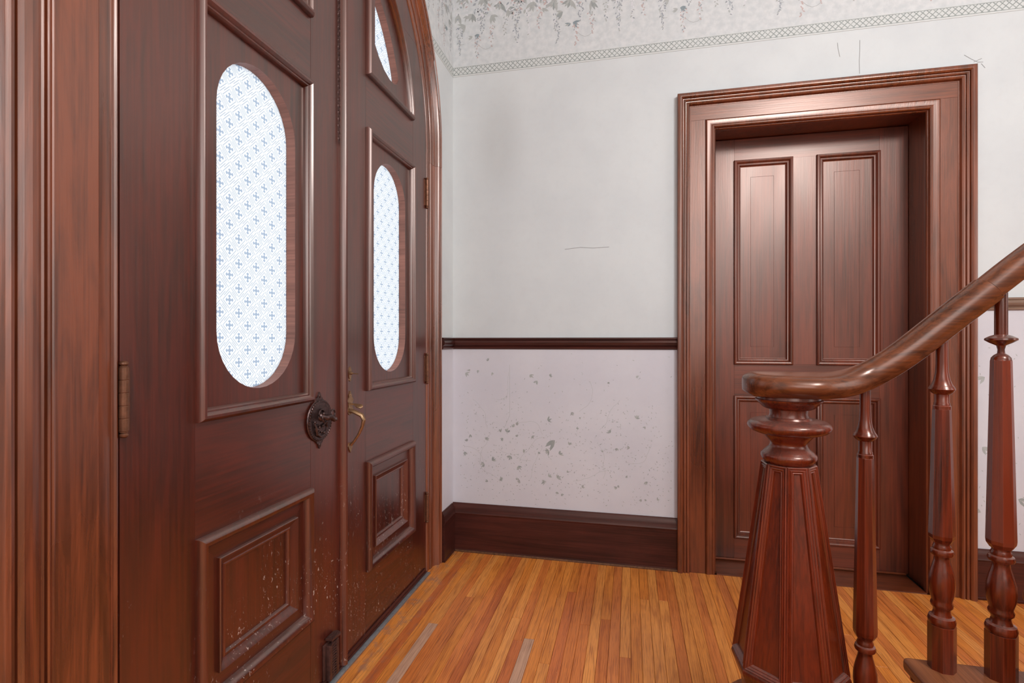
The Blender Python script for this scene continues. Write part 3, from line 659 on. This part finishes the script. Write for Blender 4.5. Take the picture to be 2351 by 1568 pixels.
tube(bm, [(XD+.030, ky-.024, kz+.016), (XD+.038, ky-.012, kz+.010), (XD+.040, ky+.004, kz+.012), (XD+.040, ky+.018, kz+.004), (XD+.036, ky+.030, kz-.002)], [.005, .0075, .0085, .0075, .0065], 12)
torus(bm, (XD+.038, ky+.020, kz+.020), .011, .0032, a0=-90, a1=180); torus(bm, (XD+.032, ky-.014, kz+.010), .013, .0030, a0=90, a1=300)
ball(bm, (XD+.038, ky+.033, kz+.000), .0072); ball(bm, (XD+.032, ky-.022, kz+.024), .005)
obj('turn_knob', bm, M['iron'], kp, label='twisted bronze turn knob')

# brass pull and latch on the right leaf
hy = 1.625
def plate(pts, t=.003): 
    bm = BM(); prism(bm, [(hy+a, b) for a, b in pts]+[(hy-a, b) for a, b in pts[::-1]], XD, XD+t, MAPX); return bm
hp = obj('pull_plate', plate([(.004, .846), (.012, .850), (.020, .862), (.012, .874), (.013, .888), (.021, .896), (.015, .903), (.009, .908), (.010, .916), (.004, .921), (.002, .929)]), M['brass'], dR, label='aged brass backplate of the pull')
bm = BM(); tube(bm, [(XD+.003, hy-.006, .862), (XD+.020, hy-.004, .858), (XD+.045, hy, .846), (XD+.053, hy, .830), (XD+.048, hy, .808), (XD+.034, hy, .780), (XD+.018, hy, .757), (XD+.004, hy, .742)], [.0075, .0078, .0085, .0078, .0062, .0052, .0048, .006], 10, .8)
obj('pull_grip', bm, M['brass'], hp)
bm = BM(); prism(bm, [(hy-.006, .750), (hy-.014, .738), (hy-.008, .728), (hy, .716), (hy+.008, .728), (hy+.014, .738), (hy+.006, .750)], XD, XD+.0035, MAPX); obj('pull_foot', bm, M['brass'], hp)
bm = BM(); tube(bm, [(XD+.003, hy, .884), (XD+.018, hy, .883), (XD+.030, hy, .878), (XD+.044, hy, .876), (XD+.050, hy, .876)], [.003, .004, .0085, .0095, .002], 12, .38); obj('thumb_latch', bm, M['brass'], hp)
bm = BM()
for z in (.915, .852): ball(bm, (XD+.003, hy, z), .0032, (.5, 1, 1))
obj('screw', bm, M['brass'], hp)
sp_ = obj('small_latch_plate', plate([(.002, .962), (.006, .966), (.004, .971), (.008, .978), (.0085, .990), (.008, 1.000), (.004, 1.008), (.001, 1.013)], .0025), M['brass'], dR, label='small brass thumb-turn above the pull')
bm = BM(); lathe(bm, [(XD+.002, .006), (XD+.007, .005), (XD+.012, .003)], (0, hy, .990), 14, axis='x'); tube(bm, [(XD+.007, hy, .990), (XD+.016, hy, .989), (XD+.026, hy+.001, .988), (XD+.033, hy+.001, .988)], [.0025, .0018, .0024, .0010], 8, .6); obj('thumb_turn', bm, M['brass'], sp_)

# foot bolt at the bottom of the left leaf
y0, y1 = 1.460, 1.534
bm = BM(); box(bm, XD, XD+.006, y0, y1, .020, .140, .002); box(bm, XD+.004, XD+.022, y0+.010, y0+.026, .022, .136, .004); box(bm, XD+.004, XD+.022, y1-.026, y1-.010, .022, .136, .004); box(bm, XD+.004, XD+.018, y0+.024, y1-.024, .022, .134, .003)
fb_ = obj('foot_bolt', bm, M['ironp'], dL, label='brown painted iron foot bolt')
bm = BM()
for i in range(12): tube(bm, [(XD+.0195, y0+.026, .030+i*.0085), (XD+.0225, (y0+y1)/2, .034+i*.0085), (XD+.0195, y1-.026, .030+i*.0085)], .0020, 6)
obj('bolt_rib', bm, M['ironp'], fb_)
bm = BM(); tube(bm, [(XD+.012, (y0+y1)/2, .130), (XD+.012, (y0+y1)/2, .150)], .004, 8); prism(bm, [(XD+.002, y0+.014), (XD+.026, y0+.016), (XD+.030, y1-.014), (XD+.012, y1-.006), (XD+.002, y1-.012)], .149, .156, MAPZ)
for i in range(4): box(bm, XD+.004+i*.006, XD+.006+i*.006, y0+.020, y1-.018, .156, .1575)
obj('bolt_pedal', bm, M['ironp'], fb_)

# chain hanging from the top bolt of the left leaf
bm = BM(); cy_ = 1.5475; z = 1.762; i = 0
while z < 2.77:
    q = []
    for j in range(9):
        a = 2*math.pi*j/8; dy, dz = .0030*math.cos(a), .0072*math.sin(a); q.append((XD+.006+(dy if i % 2 else dy*.35), cy_+(dy*.35 if i % 2 else dy), z+dz))
    tube(bm, q, .00095, 5); z += .0108; i += 1
obj('pull_chain', bm, M['iron'], dL, label='thin metal chain hanging beside the astragal', kind='stuff')
bm = BM(); box(bm, XD, XD+.008, cy_-.012, cy_+.012, 2.75, 2.79, .002); obj('top_bolt', bm, M['iron'], dL)

# ------------------------------------------------------------------ interior door on the back wall
YF = 2.585
tb = empty('trim_6', (.83, YW, 0), 'moulded reddish-brown casing around the interior door', 'door casing', kind='structure')
CP = [(0, -.008), (0, .032), (.003, .035), (.010, .037), (.017, .036), (.023, .031), (.0255, .024), (.028, .0235), (.0295, .029), (.034, .030), (.0375, .028), (.039, .0215), (.041, .021), (.043, .026), (.048, .027), (.053, .024), (.056, .017), (.0575, .0125), (.062, .0125), (.062, -.008)]
FL = [(.062, 0), (.0625, .0115), (.126, .0115), (.1265, 0)]
IP = [(.1265, 0), (.1265, .006), (.128, .0135), (.131, .0185), (.135, .021), (.141, .0205), (.152, .017), (.156, .015), (.159, .0175), (.163, .018), (.167, .015), (.170, .006), (.171, 0)]
# path runs up the left leg, across, down the right: offsets go inward (to the right), so use negative offsets
PA = [(.222, 0), (.222, 2.278), (1.438, 2.278), (1.438, 0)]
neg = lambda pr_: [(-o, -h) for o, h in pr_]
def side_seg(bm, prof, i): sweep(bm, PA, neg(prof), MAPY, YW, False)
bm = BM(); side_seg(bm, CP, 0); obj('backband', bm, M['cas_z'], tb, angle=28)
bm = BM(); side_seg(bm, IP, 0); obj('inner_moulding', bm, M['cas_z'], tb, angle=28)
for nm, p, m in (('casing_board', rect(.2842, .3485, 0, 2.1505), 'cas_z'), ('casing_board', rect(1.3115, 1.3758, 0, 2.1505), 'cas_z'), ('head_board', rect(.2842, 1.3758, 2.1515, 2.2158), 'cas_x')):
    bm = BM(); prism(bm, p, YW-.0115, YW+.002, MAPY); obj(nm, bm, M[m], tb, smooth=False)
# jamb lining with a bead
JI0, JI1, JH = .393, 1.267, 2.107
PJ = [(JI0, 0), (JI0, JH), (JI1, JH), (JI1, 0)]
bm = BM()
def lining(bm, sgn_prof):
    sweep(bm, PJ, sgn_prof, MAPY, YW, False)
lining(bm, [(.026, -.004), (-.0, -.004), (-.0035, .000), (-.0045, .004), (-.0035, .008), (0, .011), (.001, .030), (.004, .033), (.004, .036), (.009, .040), (.009, .19), (.026, .19)])
obj('jamb_lining', bm, M['cas_z'], tb)
bm = BM(); box(bm, .40, 1.262, 2.5985, 2.79, -.008, .003, .001); box(bm, .40, 1.262, 2.772, 2.782, .006, .014, .001); tag(obj('trim_7', bm, M['cas_x'], loc=(.83, 2.7, 0)), 'worn wooden sill under the interior door', 'threshold', kind='structure')

d3 = empty('door_3', (.402, 2.785, 0), 'closed four-panel reddish-brown interior door behind the newel post', 'door', kind='structure')
YL, YB = 2.785, 2.825; a0, a1 = .386, 1.274
Zm, Xm = M['int_z'], M['int_x']; g = .0005
cols = ((.509, .780), (.884, 1.158)); rows = ((.985, 2.006), (.115, .830))
def dpris(name, x0, x1, z0, z1, y0=YL, y1=YB, m=Zm, par=d3, **k):
    bm = BM(); prism(bm, rect(x0, x1, z0, z1), y0, y1, MAPY); return obj(name, bm, m, par, smooth=False, **k)
dpris('stile', a0, cols[0][0]-g+.003, .009, 2.112); dpris('stile', cols[1][1]+g-.003, a1, .009, 2.112)
for z0, z1 in ((2.003, 2.112), (.827, .988), (.009, .118)): dpris('rail', cols[0][0]+.0035, cols[1][1]-.0035, z0, z1, m=Xm)
for z0, z1 in ((.9885, 2.0025), (.1185, .8265)): dpris('muntin', cols[0][1]-.003, cols[1][0]+.003, z0, z1)
DM = [(0, -.001), (0, .008), (.003, .012), (.008, .0135), (.013, .0115), (.017, .006), (.0185, .0035), (.022, .0045), (.026, .003), (.030, -.005), (.034, -.007), (.034, -.011), (.0, -.011)]
for c0, c1 in cols:
    for r0, r1 in rows:
        bm = BM(); sweep(bm, rect(c0, c1, r0, r1), [(o, -h) for o, h in DM], MAPY, YL); obj('panel_moulding', bm, Zm, d3, angle=30)
        # field with a scored inner rectangle
        s0, s1, t0, t1 = c0+.080, c1-.084, r0+.088, r1-.084
        pn = BM(); prism(pn, rect(c0+.02, c1-.02, r0+.02, r1-.02), YL+.0090, YB-.004, MAPY)
        prism(pn, rect(c0+.02, c1-.02, r0+.02, r1-.02), YL+.0068, YL+.0091, MAPY, [rect(s0, s1, t0, t1)])
        prism(pn, rect(s0+.0013, s1-.0013, t0+.0013, t1-.0013), YL+.0064, YL+.0091, MAPY); obj('panel', pn, Zm, d3, smooth=False)
        # a hairline shadow gap round the field is the step between the two

# ------------------------------------------------------------------ staircase: steps, newel post, handrail, balusters
NX, NY = .379, 1.388
stp = empty('stair_steps', (.62, 1.40, 0), 'wooden stair steps rising to the right behind the newel post', 'stairs')
RZ = [.178, .357, .545, .735]; NXs = [.24, .627, .862, 1.097, 1.332]; YE0, YE1 = .42, 1.400
for i, z in enumerate(RZ):
    x0, x1 = NXs[i], NXs[i+1]+.03
    ye = YE1 if i else 1.56
    bm = BM()
    if i == 0:
        pl = [(x1, YE0), (x1, ye-.16)]+[(NX+.02+.175*math.cos(R(t)), NY+.165*math.sin(R(t))) for t in range(20, 181, 10)]+[(x0-.02, YE0)]
        prism(bm, pl, z-.032, z, MAPZ)
    else: box(bm, x0, x1, YE0, ye, z-.032, z, .010, 3)
    obj('stair_tread', bm, M['tread'], stp)
    bm = BM(); box(bm, x0+.028, x0+.046, YE0+.01, min(ye, 1.40)-.022, (RZ[i-1] if i else 0)+.0005, z-.032); obj('stair_riser', bm, M['stair_y'], stp)
    if i:
        bm = BM(); box(bm, x0+.012, x1-.02, ye-.022, ye-.006, z-.050, z-.032, .006, 3); obj('return_moulding', bm, M['stair_x'], stp)
bm = BM(); pl = [(.66, .0005)]
for i in range(1, 4): pl += []
pl = [(.655, .0005), (1.36, .0005), (1.36, .70), (1.125, .70), (1.125, .512), (.89, .512), (.89, .324), (.655, .324)]
prism(bm, pl, 1.352, 1.376, MAPY); obj('stair_string', bm, M['stair_x'], stp, smooth=False)

nw = empty('newel_post', (NX, NY, RZ[0]), 'large tapered octagonal newel post with turned cap at the foot of the stairs', 'newel post')
cen = (NX, NY, 0); PH = R(22.5+4.5)
bm = BM(); lathe(bm, [(.8000, .045), (.8065, .0555), (.8095, .0565), (.813, .0600), (.8200, .0622), (.8260, .0612), (.829, .0575), (.8315, .0560), (.838, .0490), (.8430, .0435), (.848, .0412), (.8520, .0408), (.856, .0425),
          (.863, .0480), (.870, .0545), (.873, .0560), (.8745, .0640), (.877, .0720), (.882, .0840), (.888, .0905), (.8945, .0930), (.901, .0905), (.9065, .0830), (.9095, .0720), (.911, .0520), (.9155, .0495), (.9165, .0440), (.924, .0418), (.9345, .0428), (.9365, .0520), (.9385, .0560), (.9420, .0600), (.9510, .0690), (.9560, .0740), (.9590, .0750), (.9605, .0700), (.9680, .0690)], cen, 56)
obj('turned_cap', bm, M['stair_z'], nw, angle=45)
RT, RBt, ZT, ZB = .0600, .1270, .8035, .318
bm = BM(); lathe(bm, [(ZB, RBt-.0065), (ZT, RT-.0065)], cen, 8, PH); obj('tapered_shaft', bm, M['stair_z'], nw, smooth=False)
FR = [(0, -.009), (0, .000), (.0022, .0022), (.0046, .0005), (.0060, -.0008), (.0078, .0016), (.0100, .0006), (.0116, -.0016), (.0134, -.0004), (.0155, -.0022), (.0170, -.0062), (.0170, -.009)]
for k in range(8):
    aa = PH+k*math.pi/4; ab = aa+math.pi/4; am = (aa+ab)/2
    T = [Vector((NX+RT*math.cos(q), NY+RT*math.sin(q), ZT)) for q in (aa, ab)]; Bt = [Vector((NX+RBt*math.cos(q), NY+RBt*math.sin(q), ZB)) for q in (aa, ab)]
    ox = (Bt[1]-Bt[0]).normalized(); o0 = (Bt[0]+Bt[1])/2; up = ((T[0]+T[1])/2-o0); Lh = up.length; up.normalize(); nn = ox.cross(up).normalized()
    mp = lambda p, q, h, o0=o0, ox=ox, up=up, nn=nn: o0+ox*p+up*q+nn*h
    bw = (Bt[1]-Bt[0]).length/2-.0006; tw = (T[1]-T[0]).length/2-.0006
    bm = BM(); sweep(bm, [(-bw, .0), (bw, .0), (tw, Lh), (-tw, Lh)], FR, mp); obj('shaft_panel_frame', bm, M['stair_z'], nw, angle=30)
bm = BM(); lathe(bm, [(RZ[0], .118), (.196, .118), (.206, .108), (.222, .104), (.248, .107), (.270, .116), (.290, .124), (.302, .129), (.308, .1305), (.3135, .129), (.3175, .1265), (.319, .120)], cen, 8, PH); obj('newel_base', bm, M['stair_z'], nw, smooth=False)

# handrail: flat round end over the newel easing up into the slope
hr = empty('handrail', (NX, NY, .96), 'polished wooden handrail curving up to the right from the newel cap', 'handrail')
KZ = [(.274, .996), (.454, .996), (.49, 1.000), (.518, 1.008), (.562, 1.031), (.614, 1.070), (.683, 1.134), (.769, 1.213), (.805, 1.247), (.84, 1.279), (1.30, 1.668)]
def zc(x):
    for (x0, z0), (x1, z1) in zip(KZ, KZ[1:]):
        if x <= x1: return z0+(z1-z0)*(x-x0)/(x1-x0)
    return KZ[-1][1]
def zsm(x): return sum(zc(x+d*.008) for d in range(-3, 4))/7
def railsec(x, hw, hh, slope):
    c = 1/math.sqrt(1+slope*slope); s = slope*c; ring = []
    y = NY-.076*(x-NX); z = zsm(x)
    # rounded top, quirk, flat underside
    P = [(-.62, -1), (-.78, -.90), (-.82, -.70), (-.95, -.52), (-1, -.15), (-.985, .20), (-.93, .48), (-.82, .70), (-.60, .84), (-.25, .97), (0, 1.0), (.25, .97), (.60, .84), (.82, .70), (.93, .48), (.985, .20), (1, -.15), (.95, -.52), (.82, -.70), (.78, -.90), (.62, -1)]
    for p, q in P: ring.append(Vector((x-s*q*hh, y+p*hw, z+c*q*hh)))
    return ring
def railmesh(xs, hwf, hhf):
    bm = BM(); rings = []
    for x in xs:
        sl = (zsm(x+.006)-zsm(x-.006))/.012
        rings.append([bm.verts.new(v) for v in railsec(x, hwf(x), hhf(x), sl)])
    k = len(rings[0])
    for a, b in zip(rings, rings[1:]):
        for j in range(k): bm.faces.new((a[j], a[(j+1) % k], b[(j+1) % k], b[j]))
    bm.faces.new(rings[0]); bm.faces.new(rings[-1][::-1]); return bm
RC = .1035
def hwf(x):
    d = x-NX
    if d < .02: return math.sqrt(max(RC*RC-min(d, 0)**2, 1e-5))
    t = min(1, (d-.02)/.165); t = t*t*(3-2*t)
    return RC*(1-t)+.0375*t
def hhf(x):
    d = (x-(NX-RC))
    return .0295*min(1, .45+.55*math.sqrt(max(0, min(1, d/.022))))
xs = [NX-RC*math.cos(R(t)) for t in range(2, 90, 4)]+[NX+.006+i*.0085 for i in range(46)]
xs = [x for x in xs if x < .772]+[.772]
obj('rail_easing', railmesh(xs, hwf, hhf), M['rail'], hr, angle=60, label='curved lower length of handrail with round end')
xs = [.7735+i*.02 for i in range(27)]
obj('straight_rail', railmesh(xs, lambda x: .0345, lambda x: .0262), M['rail'], hr, angle=60, label='straight upper length of handrail')

def baluster(x, y, zb, zt, label, z_oct_t, z_oct_b, zring, k=1.0, thin=False):
    root = empty('baluster', (x, y, zb), label, 'baluster', 'turned balusters of the staircase')
    c = (x, y, 0); q = z_oct_b
    # foot block
    zbt = q-.192
    bm = BM(); lathe(bm, [(zb, .0262*k), (max(zb+.01, zbt), .0262*k)], c, 8, R(22.5)); obj('foot_block', bm, M['stair_z'], root, smooth=False)
    bm = BM(); lathe(bm, [(zbt-.001, .0225*k), (zbt+.002, .0255*k), (zbt+.010, .0262*k), (zbt+.018, .0240*k), (zbt+.021, .0185*k), (zbt+.030, .0160*k), (zbt+.037, .0165*k), (zbt+.041, .0205*k), (zbt+.047, .0212*k), (zbt+.053, .0190*k), (zbt+.058, .0200*k),
                  (zbt+.072, .0235*k), (zbt+.090, .0248*k), (zbt+.108, .0238*k), (zbt+.126, .0200*k), (zbt+.142, .0158*k), (zbt+.152, .0142*k), (zbt+.156, .0150*k), (zbt+.158, .0205*k), (zbt+.163, .0222*k), (zbt+.169, .0205*k), (zbt+.171, .0165*k), (zbt+.176, .0175*k), (zbt+.180, .0155*k), (zbt+.186, .0150*k), (zbt+.194, .0180*k)], c, 28)
    obj('turned_vase', bm, M['stair_z'], root, angle=45)
    bm = BM(); lathe(bm, [(q-.006, .0180*k), (q+.004, .0236*k), (q+.012, .0245*k), (z_oct_t-.003, .0172*k), (z_oct_t, .0165*k)], c, 8, R(22.5)); obj('octagonal_shaft', bm, M['stair_z'], root, smooth=False)
    if thin: pr_ = [(z_oct_t-.002, .0165*k), (z_oct_t+.004, .0158*k), (z_oct_t+.010, .0115*k), (z_oct_t+.014, .0062*k), (z_oct_t+.022, .0056*k), (zring-.012, .0075*k), (zring-.006, .0180*k), (zring, .0262*k), (zring+.004, .0258*k), (zring+.009, .0180*k), (zring+.012, .0108*k), (zt, .0106*k)]
    else: pr_ = [(z_oct_t-.002, .0165*k), (z_oct_t+.006, .0168*k), (z_oct_t+.007, .0150*k), (z_oct_t+.012, .0150*k), (z_oct_t+.014, .0135*k), (zring-.012, .0138*k), (zring-.010, .0175*k), (zring-.006, .0215*k), (zring, .0250*k), (zring+.005, .0228*k), (zring+.007, .0215*k), (zring+.010, .0195*k), (zring+.022, .0150*k), (zring+.038, .0122*k), (zring+.06, .0112*k), (zt, .0108*k)]
    bm = BM(); lathe(bm, pr_, c, 28); obj('turned_neck', bm, M['stair_z'], root, angle=45)
    return root
baluster(.541, 1.376, RZ[0], 1.008, 'baluster nearest the newel post, lowest of the three', .828, .407, .878)
baluster(.692, 1.366, RZ[1], 1.125, 'middle baluster on the second step, in front of the dark jamb', .948, .650, .992)
baluster(.800, 1.356, RZ[1], 1.225, 'rightmost baluster with a thin disc ring, against the white wall', 1.060, .650, 1.103, 1.08, True)
